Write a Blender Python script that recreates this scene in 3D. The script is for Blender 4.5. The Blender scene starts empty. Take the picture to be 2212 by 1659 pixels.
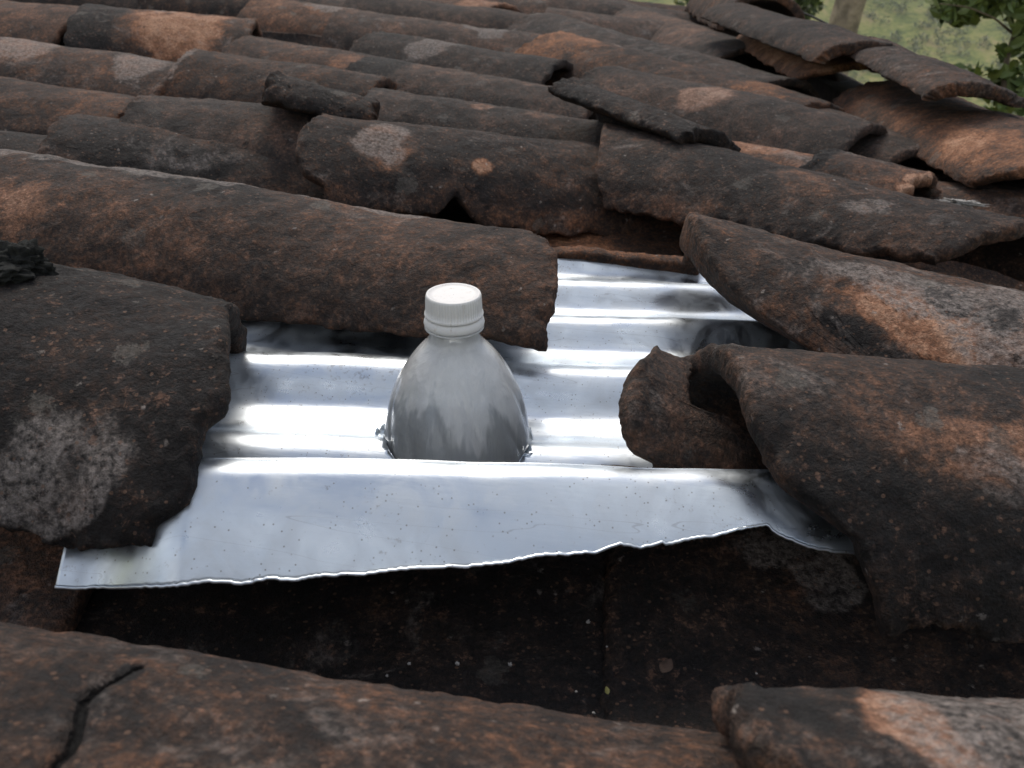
import bpy, math, random
import numpy as np
from mathutils import Matrix, Vector
from math import sin, cos, radians, sqrt, pi

# ------------------------------------------------------------------ frame
# world: x runs along the tiles, y across the rows (away), z is up off the roof.
# z = 0 is the height of the crests of the cover tiles.
SC = bpy.context.scene
col = SC.collection
FPX = 1916.0; CAMH = 0.175
_ax, _ay, _az = radians(4), radians(27), radians(-3)
_N = np.array([sin(_ax), cos(_ax)*cos(_ay), -cos(_ax)*sin(_ay)])
_T0 = np.array([1, 0, 0.]); _T0 -= _N*(_T0@_N); _T0 /= np.linalg.norm(_T0)
_R0 = np.cross(_N, _T0); _R0 = _R0 if _R0[2] > 0 else -_R0
_T = _T0*cos(_az)+_R0*sin(_az); _R = -_T0*sin(_az)+_R0*cos(_az)
M3 = np.array([_T, _R, _N])            # camera (right, up, forward) -> world
CAM = np.array([0, 0, CAMH])

def W(px, py, z=0.0):
    """world point at height z that the photo shows at (px, py)"""
    r = M3@np.array([(px-1106)/FPX, (829.5-py)/FPX, 1.0])
    t = (z-CAMH)/r[2]
    return CAM+r*t
def WD(px, py, d):
    """world point seen at (px, py) at depth d"""
    return CAM+M3@np.array([(px-1106)/FPX, (829.5-py)/FPX, 1.0])*d
def PR(P):
    c = (np.asarray(P)-CAM)@M3
    return 1106+FPX*c[..., 0]/c[..., 2], 829.5-FPX*c[..., 1]/c[..., 2]

# ------------------------------------------------------------------ camera
cam = bpy.data.objects.new("camera", bpy.data.cameras.new("camera")); col.objects.link(cam)
mw = Matrix.Identity(4)
for i in range(3):
    mw[i][0] = M3[i, 0]; mw[i][1] = M3[i, 1]; mw[i][2] = -M3[i, 2]; mw[i][3] = CAM[i]
cam.matrix_world = mw
cam.data.sensor_width = 36; cam.data.lens = FPX/2212*36
cam.data.clip_start = 0.01; cam.data.clip_end = 3000
cam.data.dof.use_dof = True; cam.data.dof.focus_distance = 0.50; cam.data.dof.aperture_fstop = 20
SC.camera = cam

# ------------------------------------------------------------------ sky, sun, exposure
SUN_EL, SUN_ROT = radians(48), radians(345)
wd = bpy.data.worlds.new("World"); SC.world = wd; wd.use_nodes = True
nt = wd.node_tree; nt.nodes.clear()
def nn(t, typ, **kw):
    n = t.nodes.new(typ)
    for k, v in kw.items(): setattr(n, k, v)
    return n
sky = nn(nt, 'ShaderNodeTexSky', sky_type='NISHITA', sun_disc=False)
sky.sun_elevation = SUN_EL; sky.sun_rotation = SUN_ROT; sky.dust_density = 2.0
tc = nn(nt, 'ShaderNodeTexCoord')
cn = nn(nt, 'ShaderNodeTexNoise'); cn.inputs['Scale'].default_value = 2.6; cn.inputs['Detail'].default_value = 6; cn.inputs['Roughness'].default_value = .55
cr = nn(nt, 'ShaderNodeValToRGB'); cr.color_ramp.elements[0].position = .46; cr.color_ramp.elements[1].position = .64
mx = nn(nt, 'ShaderNodeMix', data_type='RGBA')
mx.inputs[7].default_value = (9.6, 9.3, 9.0, 1)
bg = nn(nt, 'ShaderNodeBackground'); bg.inputs[1].default_value = .12
wo = nn(nt, 'ShaderNodeOutputWorld')
nt.links.new(tc.outputs['Generated'], cn.inputs['Vector']); nt.links.new(cn.outputs[0], cr.inputs[0])
nt.links.new(cr.outputs[0], mx.inputs[0]); nt.links.new(sky.outputs[0], mx.inputs[6])
nt.links.new(mx.outputs[2], bg.inputs[0]); nt.links.new(bg.outputs[0], wo.inputs[0])
sun = bpy.data.objects.new("sun", bpy.data.lights.new("sun", 'SUN')); col.objects.link(sun)
sun.data.energy = 1.7; sun.data.angle = radians(26); sun.data.color = (1, .92, .82)
_sd = Vector((sin(SUN_ROT)*cos(SUN_EL), cos(SUN_ROT)*cos(SUN_EL), sin(SUN_EL)))
sun.rotation_euler = _sd.to_track_quat('Z', 'Y').to_euler()
SC.view_settings.view_transform = 'Standard'; SC.view_settings.look = 'None'
SC.view_settings.exposure = 0.1; SC.view_settings.gamma = 1
SC.cycles.max_bounces = 10; SC.cycles.transmission_bounces = 10
SC.cycles.caustics_reflective = False; SC.cycles.caustics_refractive = False

# ------------------------------------------------------------------ helpers
def hash3(ix, iy, iz, seed):
    h = (ix*374761393 + iy*668265263 + iz*2147483647 + seed*974634777) & 0xffffffff
    h = ((h ^ (h >> 13))*1274126177) & 0xffffffff
    h = (h ^ (h >> 16)) & 0xffffffff
    h = (h*2246822519) & 0xffffffff
    return ((h ^ (h >> 15)) & 0xffffff)/float(0xffffff)
def vnoise(P, seed=0):
    P = np.asarray(P, float); i = np.floor(P).astype(np.int64); f = P-i; f = f*f*(3-2*f)
    out = 0
    for dx in (0, 1):
        for dy in (0, 1):
            for dz in (0, 1):
                w = (f[..., 0] if dx else 1-f[..., 0])*(f[..., 1] if dy else 1-f[..., 1])*(f[..., 2] if dz else 1-f[..., 2])
                out = out + w*hash3(i[..., 0]+dx, i[..., 1]+dy, i[..., 2]+dz, seed)
    return out*2-1
def fbm(P, seed=0, o=4, g=.5):
    a, s = 1, 0; P = np.asarray(P, float)
    for k in range(o):
        s = s+a*vnoise(P*(2.03**k), seed+k*17); a *= g
    return s
def n1(x, seed, o=4, g=.55):
    x = np.asarray(x, float)
    return fbm(np.stack([x, np.full_like(x, seed*3.7), np.full_like(x, .3)], -1), seed, o, g)
def link(name, me, mat=None, parent=None, smooth=True):
    o = bpy.data.objects.new(name, me); col.objects.link(o)
    if mat: me.materials.append(mat)
    if smooth: me.polygons.foreach_set('use_smooth', [True]*len(me.polygons))
    if parent: o.parent = parent
    return o
def mesh(name, V, F, mat=None, parent=None, smooth=True, attrs=None):
    me = bpy.data.meshes.new(name)
    me.from_pydata([tuple(v) for v in np.asarray(V).tolist()], [], [tuple(int(q) for q in f) for f in F])
    if attrs:
        for k, a in attrs.items():
            at = me.attributes.new(k, 'FLOAT', 'POINT'); at.data.foreach_set('value', np.asarray(a, np.float32))
    me.update()
    return link(name, me, mat, parent, smooth)
def tag(o, label, cat, group=None, kind=None):
    if label: o['label'] = label
    if cat: o['category'] = cat
    if group: o['group'] = group
    if kind or label: o['kind'] = kind or 'thing'
    return o
def empty(name, loc=(0, 0, 0)):
    o = bpy.data.objects.new(name, None); col.objects.link(o); o.location = loc; o.empty_display_size = .05
    return o
def gridfaces(nu, nv, off=0, flip=False):
    a = np.arange(nu*nv).reshape(nu, nv)+off
    q = np.stack([a[:-1, :-1], a[1:, :-1], a[1:, 1:], a[:-1, 1:]], -1).reshape(-1, 4)
    return q[:, ::-1] if flip else q

# ------------------------------------------------------------------ materials
class NT:
    def __init__(s, name):
        s.m = bpy.data.materials.new(name); s.m.use_nodes = True; s.t = s.m.node_tree; s.t.nodes.clear()
        s.out = s.n('ShaderNodeOutputMaterial'); s.b = s.n('ShaderNodeBsdfPrincipled'); s.l(s.b.outputs[0], s.out.inputs[0])
    def n(s, typ, **kw): return nn(s.t, typ, **kw)
    def l(s, a, b): s.t.links.new(a, b)
    def put(s, sock, v):
        if hasattr(v, 'links') or isinstance(v, bpy.types.NodeSocket): s.l(v, sock)
        else: sock.default_value = v
    def noise(s, vec, scale, detail=4, rough=.6, dist=0):
        n = s.n('ShaderNodeTexNoise'); s.l(vec, n.inputs['Vector'])
        n.inputs['Scale'].default_value = scale; n.inputs['Detail'].default_value = detail; n.inputs['Roughness'].default_value = rough
        n.inputs['Distortion'].default_value = dist
        return n.outputs[0]
    def vor(s, vec, scale, feature='F1'):
        n = s.n('ShaderNodeTexVoronoi', feature=feature); s.l(vec, n.inputs['Vector']); n.inputs['Scale'].default_value = scale
        return n
    def math(s, op, a, b=0.0, c=None, clamp=False):
        n = s.n('ShaderNodeMath', operation=op, use_clamp=clamp); s.put(n.inputs[0], a); s.put(n.inputs[1], b)
        if c is not None: s.put(n.inputs[2], c)
        return n.outputs[0]
    def step(s, v, lo, hi, a=0., b=1.):
        n = s.n('ShaderNodeMapRange', interpolation_type='SMOOTHSTEP'); s.put(n.inputs[0], v)
        n.inputs[1].default_value = lo; n.inputs[2].default_value = hi; n.inputs[3].default_value = a; n.inputs[4].default_value = b
        return n.outputs[0]
    def mix(s, f, a, b):
        n = s.n('ShaderNodeMix', data_type='RGBA'); s.put(n.inputs[0], f); s.put(n.inputs[6], a); s.put(n.inputs[7], b)
        return n.outputs[2]
    def ramp(s, f, stops):
        n = s.n('ShaderNodeValToRGB'); s.l(f, n.inputs[0]); e = n.color_ramp.elements
        while len(e) < len(stops): e.new(.5)
        for el, (p, c) in zip(e, stops): el.position = p; el.color = (*c, 1)
        return n.outputs[0]
    def attr(s, name):
        n = s.n('ShaderNodeAttribute'); n.attribute_name = name; return n.outputs['Fac']
    def bump(s, h, strength, dist, prev=None):
        n = s.n('ShaderNodeBump'); s.l(h, n.inputs['Height']); n.inputs['Strength'].default_value = strength; n.inputs['Distance'].default_value = dist
        if prev is not None: s.l(prev, n.inputs['Normal'])
        return n.outputs[0]

def tile_material():
    k = NT("old clay"); g = k.n('ShaderNodeNewGeometry'); v = g.outputs['Position']
    n_big = k.noise(v, 9, 6, .62, .3); n_mid = k.noise(v, 48, 6, .68, .4); n_fine = k.noise(v, 260, 4, .7); n_g = k.noise(v, 900, 2, .6)
    clay = k.attr('clay'); pale = k.attr('pale'); rim = k.attr('rim'); crk = k.attr('crack')
    # weathering factor
    f = k.math('MULTIPLY_ADD', n_mid, .55, k.math('MULTIPLY', n_big, .45))
    f = k.math('ADD', f, k.math('MULTIPLY_ADD', n_fine, .60, -.30))
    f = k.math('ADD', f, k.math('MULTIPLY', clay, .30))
    f = k.math('ADD', f, k.math('MULTIPLY', rim, .06))
    c = k.ramp(f, [(.35, (.010, .0085, .008)), (.45, (.026, .019, .016)), (.54, (.058, .038, .029)), (.64, (.125, .070, .047)), (.75, (.26, .135, .085)), (.88, (.42, .26, .18))])
    # grey lichen film
    n_l = k.noise(v, 30, 7, .72, .6)
    fl = k.math('ADD', n_l, k.math('MULTIPLY', pale, .34)); fl = k.step(fl, .54, .78, 0, .85)
    fl = k.math('MULTIPLY', fl, k.step(n_fine, .3, .62))
    c = k.mix(fl, c, (.25, .22, .20, 1))
    # pale specks and orange crumbs
    n_s = k.noise(v, 420, 3, .75); n_s2 = k.noise(v, 190, 4, .8, .5)
    c = k.mix(k.step(k.math('ADD', n_s2, k.math('MULTIPLY', k.math('SUBTRACT', n_mid, .5), .5)), .58, .72, 0, .55), c, (.24, .14, .10, 1))
    vo = k.vor(v, 130); sc = k.n('ShaderNodeSeparateColor'); k.l(vo.outputs['Color'], sc.inputs[0])
    spk = k.math('MULTIPLY', k.step(k.math('ADD', vo.outputs['Distance'], k.math('MULTIPLY', k.math('SUBTRACT', n_s, .5), .9)), .05, .22, 1, 0), k.step(k.math('ADD', sc.outputs[0], k.math('MULTIPLY', n_big, .3)), .98, 1.12))
    c = k.mix(k.math('MULTIPLY', spk, .7), c, (.32, .28, .25, 1))
    vr = k.vor(v, 34); sr = k.n('ShaderNodeSeparateColor'); k.l(vr.outputs['Color'], sr.inputs[0])
    rd = k.math('ADD', vr.outputs['Distance'], k.math('MULTIPLY', k.math('SUBTRACT', n_mid, .5), 1.1))
    rd = k.math('ADD', rd, k.math('MULTIPLY', k.math('SUBTRACT', n_s, .5), .35))
    ros = k.math('MULTIPLY', k.step(rd, .22, .30, 1, 0), k.step(k.math('ADD', sr.outputs[0], k.math('MULTIPLY', n_big, .4)), 1.02, 1.10))
    c = k.mix(k.math('MULTIPLY', ros, .38), c, (.17, .155, .135, 1))
    tn = k.attr('tone'); c = k.mix(k.math('MULTIPLY', k.math('MAXIMUM', tn, 0.0), .28), c, (.050, .048, .042, 1))
    hs = k.n('ShaderNodeHueSaturation'); k.l(c, hs.inputs['Color']); k.l(k.math('MULTIPLY_ADD', tn, -.25, 1.08), hs.inputs['Saturation']); k.l(k.math('MULTIPLY_ADD', tn, -.12, 1.0), hs.inputs['Value']); c = hs.outputs[0]
    # dark pits
    vp = k.vor(v, 60); pit = k.step(k.math('ADD', vp.outputs['Distance'], k.math('MULTIPLY', k.math('SUBTRACT', n_s, .5), .5)), .05, .16, 1, 0)
    sp = k.n('ShaderNodeSeparateColor'); k.l(vp.outputs['Color'], sp.inputs[0])
    pit = k.math('MULTIPLY', pit, k.step(sp.outputs[0], .84, .9))
    c = k.mix(k.math('MULTIPLY', pit, .8), c, (.008, .007, .006, 1))
    # black mould
    n_d = k.noise(v, 17, 6, .7, .8); fd = k.step(k.math('SUBTRACT', n_d, k.math('MULTIPLY', clay, .10)), .56, .68, 0, .72)
    c = k.mix(fd, c, (.017, .015, .014, 1))
    gv = k.vor(v, 430); gs = k.n('ShaderNodeSeparateColor'); k.l(gv.outputs['Color'], gs.inputs[0])
    n_q = k.noise(v, 620, 3, .8)
    gr = k.math('MULTIPLY', k.math('MULTIPLY_ADD', gs.outputs[0], .50, .75), k.math('MULTIPLY_ADD', k.step(n_q, .3, .7), .60, .70))
    hv = k.n('ShaderNodeHueSaturation'); k.l(c, hv.inputs['Color']); k.l(gr, hv.inputs['Value']); c = hv.outputs[0]
    gm = k.math('MULTIPLY', k.step(gs.outputs[1], .90, .96), k.step(gv.outputs['Distance'], .30, .45, 1, 0))
    c = k.mix(k.math('MULTIPLY', gm, .55), c, (.20, .115, .075, 1))
    cr_ = k.step(k.math('ADD', crk, k.math('MULTIPLY_ADD', n_fine, .0016, -.0008)), .0006, .0016, 1, 0)
    c = k.mix(cr_, c, (.003, .003, .003, 1))
    k.l(c, k.b.inputs['Base Color'])
    k.l(k.step(n_fine, .3, .7, .72, .98), k.b.inputs['Roughness']); k.b.inputs['Specular IOR Level'].default_value = .35
    h = k.math('ADD', k.math('MULTIPLY', n_mid, .0022), k.math('MULTIPLY', n_fine, .0022))
    h = k.math('ADD', h, k.math('MULTIPLY', n_g, .0007))
    h = k.math('ADD', h, k.math('MULTIPLY', gs.outputs[0], .00035)); h = k.math('SUBTRACT', h, k.math('MULTIPLY', pit, .0016)); h = k.math('ADD', h, k.math('MULTIPLY', spk, .0003))
    h = k.math('SUBTRACT', h, k.math('MULTIPLY', cr_, .004))
    k.l(k.bump(h, 1.0, 1.0), k.b.inputs['Normal'])
    return k.m
M_TILE = tile_material()

def metal_material():
    k = NT("galvanised steel"); g = k.n('ShaderNodeNewGeometry'); v = g.outputs['Position']
    mp = k.n('ShaderNodeMapping'); k.l(v, mp.inputs[0]); mp.inputs['Scale'].default_value = (.12, 1.6, 1.6)
    st = k.noise(mp.outputs[0], 240, 4, .6); st2 = k.noise(mp.outputs[0], 60, 3, .6)
    cl = k.noise(v, 34, 6, .65, .8); fn = k.noise(v, 300, 4, .7)
    sp = k.vor(v, 160); ss = k.n('ShaderNodeSeparateColor'); k.l(sp.outputs['Color'], ss.inputs[0])
    vd = k.vor(v, 520); dots = k.step(vd.outputs['Distance'], .12, .26, 1, 0)
    sd = k.n('ShaderNodeSeparateColor'); k.l(vd.outputs['Color'], sd.inputs[0])
    dots = k.math('MULTIPLY', dots, k.step(k.math('ADD', sd.outputs[0], k.math('MULTIPLY', cl, .4)), .98, 1.06))
    film = k.step(cl, .36, .74)
    c = k.mix(k.math('MULTIPLY', film, .5), (.74, .82, .89, 1), (.62, .66, .68, 1))
    c = k.mix(k.math('MULTIPLY', ss.outputs[0], .10), c, (.95, .97, 1, 1))
    c = k.mix(k.math('MULTIPLY', dots, .75), c, (.20, .19, .18, 1))
    grime = k.step(k.math('ADD', fn, k.math('MULTIPLY', k.noise(v, 14, 4, .6), .6)), .92, 1.06)
    c = k.mix(k.math('MULTIPLY', grime, .5), c, (.33, .32, .30, 1))
    ms = k.n('ShaderNodeMapping'); k.l(v, ms.inputs[0]); ms.inputs['Scale'].default_value = (.35, 14, 14)
    ns = k.noise(ms.outputs[0], 4.5, 2, .5); scr_ = k.step(k.math('ABSOLUTE', k.math('SUBTRACT', ns, .52)), .0010, .0026, 1, 0)
    c = k.mix(k.math('MULTIPLY', scr_, .28), c, (.25, .24, .24, 1))
    k.l(c, k.b.inputs['Base Color'])
    k.l(k.math('SUBTRACT', 1.0, k.math('MULTIPLY', k.math('MAXIMUM', dots, k.math('MULTIPLY', film, .52)), .8)), k.b.inputs['Metallic'])
    r = k.math('MULTIPLY_ADD', film, .20, k.math('MULTIPLY_ADD', st2, .12, .22)); k.l(r, k.b.inputs['Roughness'])
    h = k.math('MULTIPLY_ADD', st, .00014, k.math('MULTIPLY', fn, .00005)); h = k.math('MULTIPLY_ADD', cl, .0002, h)
    k.l(k.bump(h, .55, 1.0), k.b.inputs['Normal'])
    return k.m
M_METAL = metal_material()

def simple(name, colr, rough=.8, scale=80, var=.4, bump=.0006, metal=0):
    k = NT(name); g = k.n('ShaderNodeNewGeometry'); n = k.noise(g.outputs['Position'], scale, 6, .65)
    d = tuple(q*(1-var) for q in colr)+(1,); b = tuple(min(1, q*(1+var)) for q in colr)+(1,)
    k.l(k.mix(k.step(n, .3, .7), d, b), k.b.inputs['Base Color']); k.b.inputs['Roughness'].default_value = rough
    k.b.inputs['Metallic'].default_value = metal
    if bump: k.l(k.bump(n, 1, bump), k.b.inputs['Normal'])
    return k.m

# ------------------------------------------------------------------ tile builder
SEED = [10]
G_COVER = "curved clay cover tiles lying crest up"
G_CHAN = "clay channel tiles lying hollow side up between the cover rows"
G_RIDGE = "clay ridge caps along the top edge of the roof"
def tile(label, A, B, wA=.1, wB=.1, hA=None, hB=None, th=.014, kind=1, endA=None, endB=None, near=None, far=None,
         rag=.004, roll=0, nu=64, nv=44, clay=0., pale=0., spots=(), crack=None, pxA=None, pxB=None, tone=None, name="clay_tile", group=G_COVER, rough=1., cat="roof tile"):
    """A curved clay tile. A, B: crest (or channel bottom) at its left and right end. endA/endB: [(v, offset)] shape of
    the ends in metres, v from -1 (far side) to 1 (near side). near/far: [(u, angle)] where its long edges lie (degrees)."""
    SEED[0] += 7; sd = SEED[0]
    A = np.array(A, float); B = np.array(B, float)
    hA = hA or wA*.82; hB = hB or wB*.82
    L = np.linalg.norm(B-A); ax = (B-A)/L
    side = np.cross(ax, [0, 0, 1.]); side /= np.linalg.norm(side); nr = np.cross(side, ax)
    c, s_ = cos(radians(roll)), sin(radians(roll)); side, nr = side*c-nr*s_, nr*c+side*s_
    def spaced(n, w):     # extra rows at the rims
        e = np.array([0, .0012, .0028, .005, .008])/w
        return np.concatenate([e, np.linspace(e[-1], 1-e[-1], n)[1:-1], 1-e[::-1]])
    u = spaced(nu, L); v = spaced(nv, (wA+wB)*1.5)*2-1
    U, V = np.meshgrid(u, v, indexing='ij')
    near = near or [(0, 84), (1, 84)]; far = far or [(0, -84), (1, -84)]
    pn = np.interp(u, *zip(*near))+np.degrees(rag*1.1/np.mean([wA, wB]))*n1(u*L*30, sd+1, 5, .62)
    pf = np.interp(u, *zip(*far))+np.degrees(rag*1.1/np.mean([wA, wB]))*n1(u*L*30, sd+2, 5, .62)
    ph = np.radians(pf[:, None]+(pn-pf)[:, None]*(V+1)/2)
    oA = np.interp(v, *zip(*(endA or [(-1, 0), (1, 0)])))+rag*n1(v*3.2, sd+3)+rag*.5*n1(v*19, sd+5, 4, .7)
    oB = np.interp(v, *zip(*(endB or [(-1, 0), (1, 0)])))+rag*n1(v*3.2, sd+4)+rag*.5*n1(v*19, sd+6, 4, .7)
    for poly_, left in ((pxA, True), (pxB, False)):
        if not poly_: continue            # shape the broken end so that its outline runs where the photo shows it
        xs_, ys_ = zip(*[(q[0], q[1]) for q in sorted(poly_, key=lambda q: q[1])])
        cand = np.linspace(-.12, .22, 341)*(1 if left else -1)+(0 if left else L)
        first = None
        for j, vj in enumerate(v):
            phj = math.radians(np.interp(.5, *zip(*far))+(np.interp(.5, *zip(*near))-np.interp(.5, *zip(*far)))*(vj+1)/2)
            if phj < -.45: continue
            tj = np.clip(cand/L, -.2, 1.2); wj = wA+(wB-wA)*tj; hj = hA+(hB-hA)*tj
            Pj = A+ax*cand[:, None]+side*(wj*sin(phj))[:, None]+nr*(hj*(cos(phj)-1))[:, None]
            a_, b_ = PR(Pj); k_ = np.argmin(np.abs(a_-np.interp(b_, ys_, xs_)))
            r_ = rag*n1(np.array([vj*3.2]), sd+3)[0]*.5
            if left: oA[j] = cand[k_]+r_
            else: oB[j] = cand[k_]-L+r_
            if first is None:
                first = j; o_ = oA if left else oB; e0_ = np.interp(v, *zip(*((endA if left else endB) or [(-1, 0), (1, 0)])))
                base_ = o_[j]; sh_ = e0_[:j]-e0_[j]+rag*.5*n1(v[:j]*3.2, sd+3); o_[:j] = base_+sh_-rag*.5*n1(v[j:j+1]*3.2, sd+3)
    s = oA[None]+(L+oB-oA)[None]*U
    t = np.clip(s/L, -.2, 1.2); w = wA+(wB-wA)*t; h = hA+(hB-hA)*t
    sn, cs = np.sin(ph), np.cos(ph)
    sg = 1 if kind > 0 else -1
    P = A+ax*s[..., None]+side*(w*sn)[..., None]+nr*(sg*h*(cs-1))[..., None]
    nrm = side*(sg*sn)[..., None]*.9+nr*np.clip(cs, .05, 1)[..., None]; nrm /= np.linalg.norm(nrm, axis=-1)[..., None]
    dl = np.minimum(np.minimum(U, 1-U)*L, np.minimum(V+1, 1-V)*.5*3*w)
    e = np.sqrt(np.clip(1-(1-np.clip(dl/.005, 0, 1))**2, 0, 1)); te = th*(.48+.52*e)
    low = fbm(P*7+sd, sd, 2)*.0034*rough+fbm(P*26+sd, sd+2, 3)*.0015*rough+fbm(P*110, sd+3, 3)*.0008*rough
    edge_n = (1-np.clip(dl/.012, 0, 1))*fbm(P*170, sd+9, 3)*.0030*rough
    ck = np.full(U.shape, .05)
    pxx, pyy = PR(P)
    def uv_of(a_, b_):
        j = np.argmin(np.hypot(pxx-a_, pyy-b_)+np.linalg.norm(P-CAM, axis=-1)*40); return np.unravel_index(j, U.shape)
    if crack and crack[0][0][0] > 3:
        crack = [[(s[uv_of(*p)], V[uv_of(*p)]*w[uv_of(*p)]*1.5) for p in pts] for pts in crack]
    if crack:
        X2 = np.stack([s, V*w*1.5], -1)
        for pts in crack:
            pts = np.array(pts)
            for p, q in zip(pts[:-1], pts[1:]):
                d = q-p; tt = np.clip(((X2-p)@d)/(d@d), 0, 1); ck = np.minimum(ck, np.linalg.norm(X2-p-tt[..., None]*d, axis=-1))
        ck = ck+fbm(P*60, sd, 3)*.0008
    top = P+nrm*(low+edge_n-(th-te)*.4-np.clip(.0025-ck, 0, 1)*1.6)[..., None]
    bot = P-nrm*(te+(th-te)*.4-low*.6)[..., None]
    n_u, n_v = U.shape; nn_ = n_u*n_v
    V3 = np.concatenate([top.reshape(-1, 3), bot.reshape(-1, 3)])
    a = np.arange(nn_).reshape(n_u, n_v)
    ring = np.concatenate([a[:, 0], a[-1, 1:], a[-2::-1, -1], a[0, -2:0:-1]]); r2 = np.roll(ring, -1)
    F = np.concatenate([gridfaces(n_u, n_v, 0, True), gridfaces(n_u, n_v, nn_, False),
                        np.stack([ring, r2, r2+nn_, ring+nn_], -1)])
    rj = random.Random(sd); cl = np.full(U.shape, float(clay)+rj.uniform(-.16, .13)); pa = np.full(U.shape, float(pale)+rj.uniform(-.15, .15))
    wob = fbm(P*45, sd+11, 4)
    for k_, su, sv, ru, rv, am in spots:
        if su > 3: i_ = uv_of(su, sv); su, sv = U[i_], V[i_]
        d = np.sqrt(((U-su)/ru)**2+((V-sv)/rv)**2)+wob*.30
        g_ = np.clip((1.15-d)/.45, 0, 1); g_ = g_*g_*(3-2*g_)
        if k_ == 'c': cl = cl+am*g_
        elif k_ == 'p': pa = pa+am*g_
        else: cl = cl-am*g_
    rim = np.clip(1-dl/.007, 0, 1)
    tone = rj.uniform(-.45, .6) if tone is None else tone
    at = {'tone': np.full(2*cl.size, tone), 'clay': np.concatenate([cl.ravel(), cl.ravel()*.5]), 'pale': np.concatenate([pa.ravel(), pa.ravel()*0-.2]),
          'rim': np.concatenate([rim.ravel()]*2), 'crack': np.concatenate([ck.ravel()]*2)}
    org = A+(B-A)*.5+np.array([0, 0, -min(hA, hB)])
    o = mesh(name, V3-org, F, M_TILE, attrs=at); o.location = org
    tag(o, label, cat, group)
    return o

def ptile(label, a, b, **kw):
    """tile given by the photo positions of its crest ends: (px, py, z)"""
    ends = []
    for (px, py, z), w, h in ((a, kw.get('wA', .1), kw.get('hA')), (b, kw.get('wB', .1), kw.get('hB'))):
        h = h or w*.82
        P = W(px, py, z-h*.05)                 # the photo shows the outline, which lies behind the crest
        for _ in range(3):
            f_ = math.atan(w/h*(CAMH-z)/np.hypot(P[0], P[1])); P = W(px, py, z-h*(1-cos(f_)))
        ends.append(np.array([P[0], P[1]-w*sin(f_), z]))
    return tile(label, *ends, **kw)
HI = dict(nu=150, nv=90); LO = dict(nu=50, nv=30)

# ------------------------------------------------------------------ cover tiles, front to back
ptile("brown speckled cover tile with a long crack, along the bottom left edge of the picture", (-330, 1335, 0), (1640, 1585, -.012), wA=.105, wB=.1, clay=.07, nu=230, nv=120, rag=.003, tone=-.1,
      crack=[[(100, 1655), (150, 1590), (165, 1560), (180, 1500), (225, 1470), (290, 1445), (300, 1435)]], spots=[('p', .5, -.1, .5, .2, .2), ('d', 285, 1450, .012, .05, 1.5)])
ptile("tile with a large orange worn patch, in the bottom right corner", (1575, 1490, .006), (2600, 1535, .01), wA=.085, wB=.09, nu=120, nv=90, rag=.005,
      endA=[(-1, .01), (-.3, 0), (.1, .015), (.3, .04), (.5, .075), (1, .13)],
      spots=[('c', 1960, 1560, .075, .20, 1.2), ('c', 1780, 1610, .04, .10, .5), ('p', 2150, 1560, .2, .4, .6), ('d', 1680, 1540, .08, .3, .5)], clay=-.02, tone=.1)
ptile("broad dark cover tile with a pale lichen patch, left of the metal sheet", (-260, 500, .01), (478, 640, .004), wA=.105, wB=.105, hA=.10, hB=.10, pxB=[(485, 640), (480, 700), (468, 745), (462, 800), (452, 870), (436, 910), (404, 945), (392, 985), (378, 1040), (374, 1100), (362, 1150), (330, 1180), (300, 1200)],
      near=[(0, 78), (.6, 73), (1, 69)], endB=[(-1, -.02), (-.5, -.006), (-.25, .004), (-.05, .0), (.3, .002), (.5, -.006), (.7, -.002), (1, -.012)], clay=-.30, pale=-.05, rag=.006, **HI,
      spots=[('p', 140, 1030, .13, .24, 1.1), ('c', 140, 1080, .07, .10, .5)])
ptile("small rounded tile end peeking out under the large arched tile at the right", (1420, 740, -.010), (1610, 815, -.035), wA=.062, wB=.058, hA=.05, hB=.04, near=[(0, 76), (1, 76)], pxB=[(1492, 740), (1492, 830), (1505, 880), (1570, 900), (1680, 960), (1700, 1020)], pxA=[(1420, 738), (1378, 785), (1362, 860), (1366, 930), (1386, 990), (1430, 1015)], clay=.12, nu=90, nv=70,
      endA=[(-1, .05), (-.5, .03), (-.3, .01), (-.1, 0), (1, .01)], rag=.003)
ptile("large arched cover tile with an open hollow end facing the bottle", (1530, 738, .006), (2600, 838, .008), wA=.088, wB=.09, hA=.085, hB=.085, th=.015, pxA=[(1545, 738), (1590, 790), (1610, 850), (1640, 900), (1665, 960), (1690, 1010), (1725, 1045), (1800, 1100), (1855, 1150), (1885, 1230), (1905, 1330), (1915, 1420)],
      endA=[(-1, -.02), (-.6, -.025), (-.2, -.008), (0, .0), (.3, .012), (.6, .03), (.85, .075), (1, .10)], rag=.005, **HI, clay=.02, tone=.15,
      spots=[('c', 2080, 960, .16, .14, .5), ('p', 2150, 1020, .08, .10, .5), ('c', 2330, 1000, .1, .2, .4), ('p', 1650, 800, .1, .2, .3), ('d', 1900, 1200, .5, .3, .4)])
ptile("long speckled cover tile behind the bottle with pale grey crest", (-160, 292, .0), (1172, 508, -.004), wA=.09, wB=.088, hA=.08, hB=.08, rag=.003, near=[(0, 84), (.6, 74), (1, 58)], pxB=[(1145, 495), (1182, 540), (1190, 600), (1190, 660), (1180, 720), (1160, 760)], nu=190, nv=90,
      endB=[(-1, -.02), (-.5, .0), (0, .004), (.7, .006), (1, -.005)], clay=.03, tone=.15,
      spots=[('p', .32, -.25, .30, .27, 1.3), ('p', .8, -.3, .2, .22, .9), ('d', .55, .05, .1, .2, .4), ('p', .12, -.1, .1, .2, .5), ('c', .12, .5, .2, .3, .35), ('d', .42, -.02, .2, .15, .3), ('c', .35, .6, .25, .3, .15), ('p', .78, .0, .06, .3, .3)])
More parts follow.
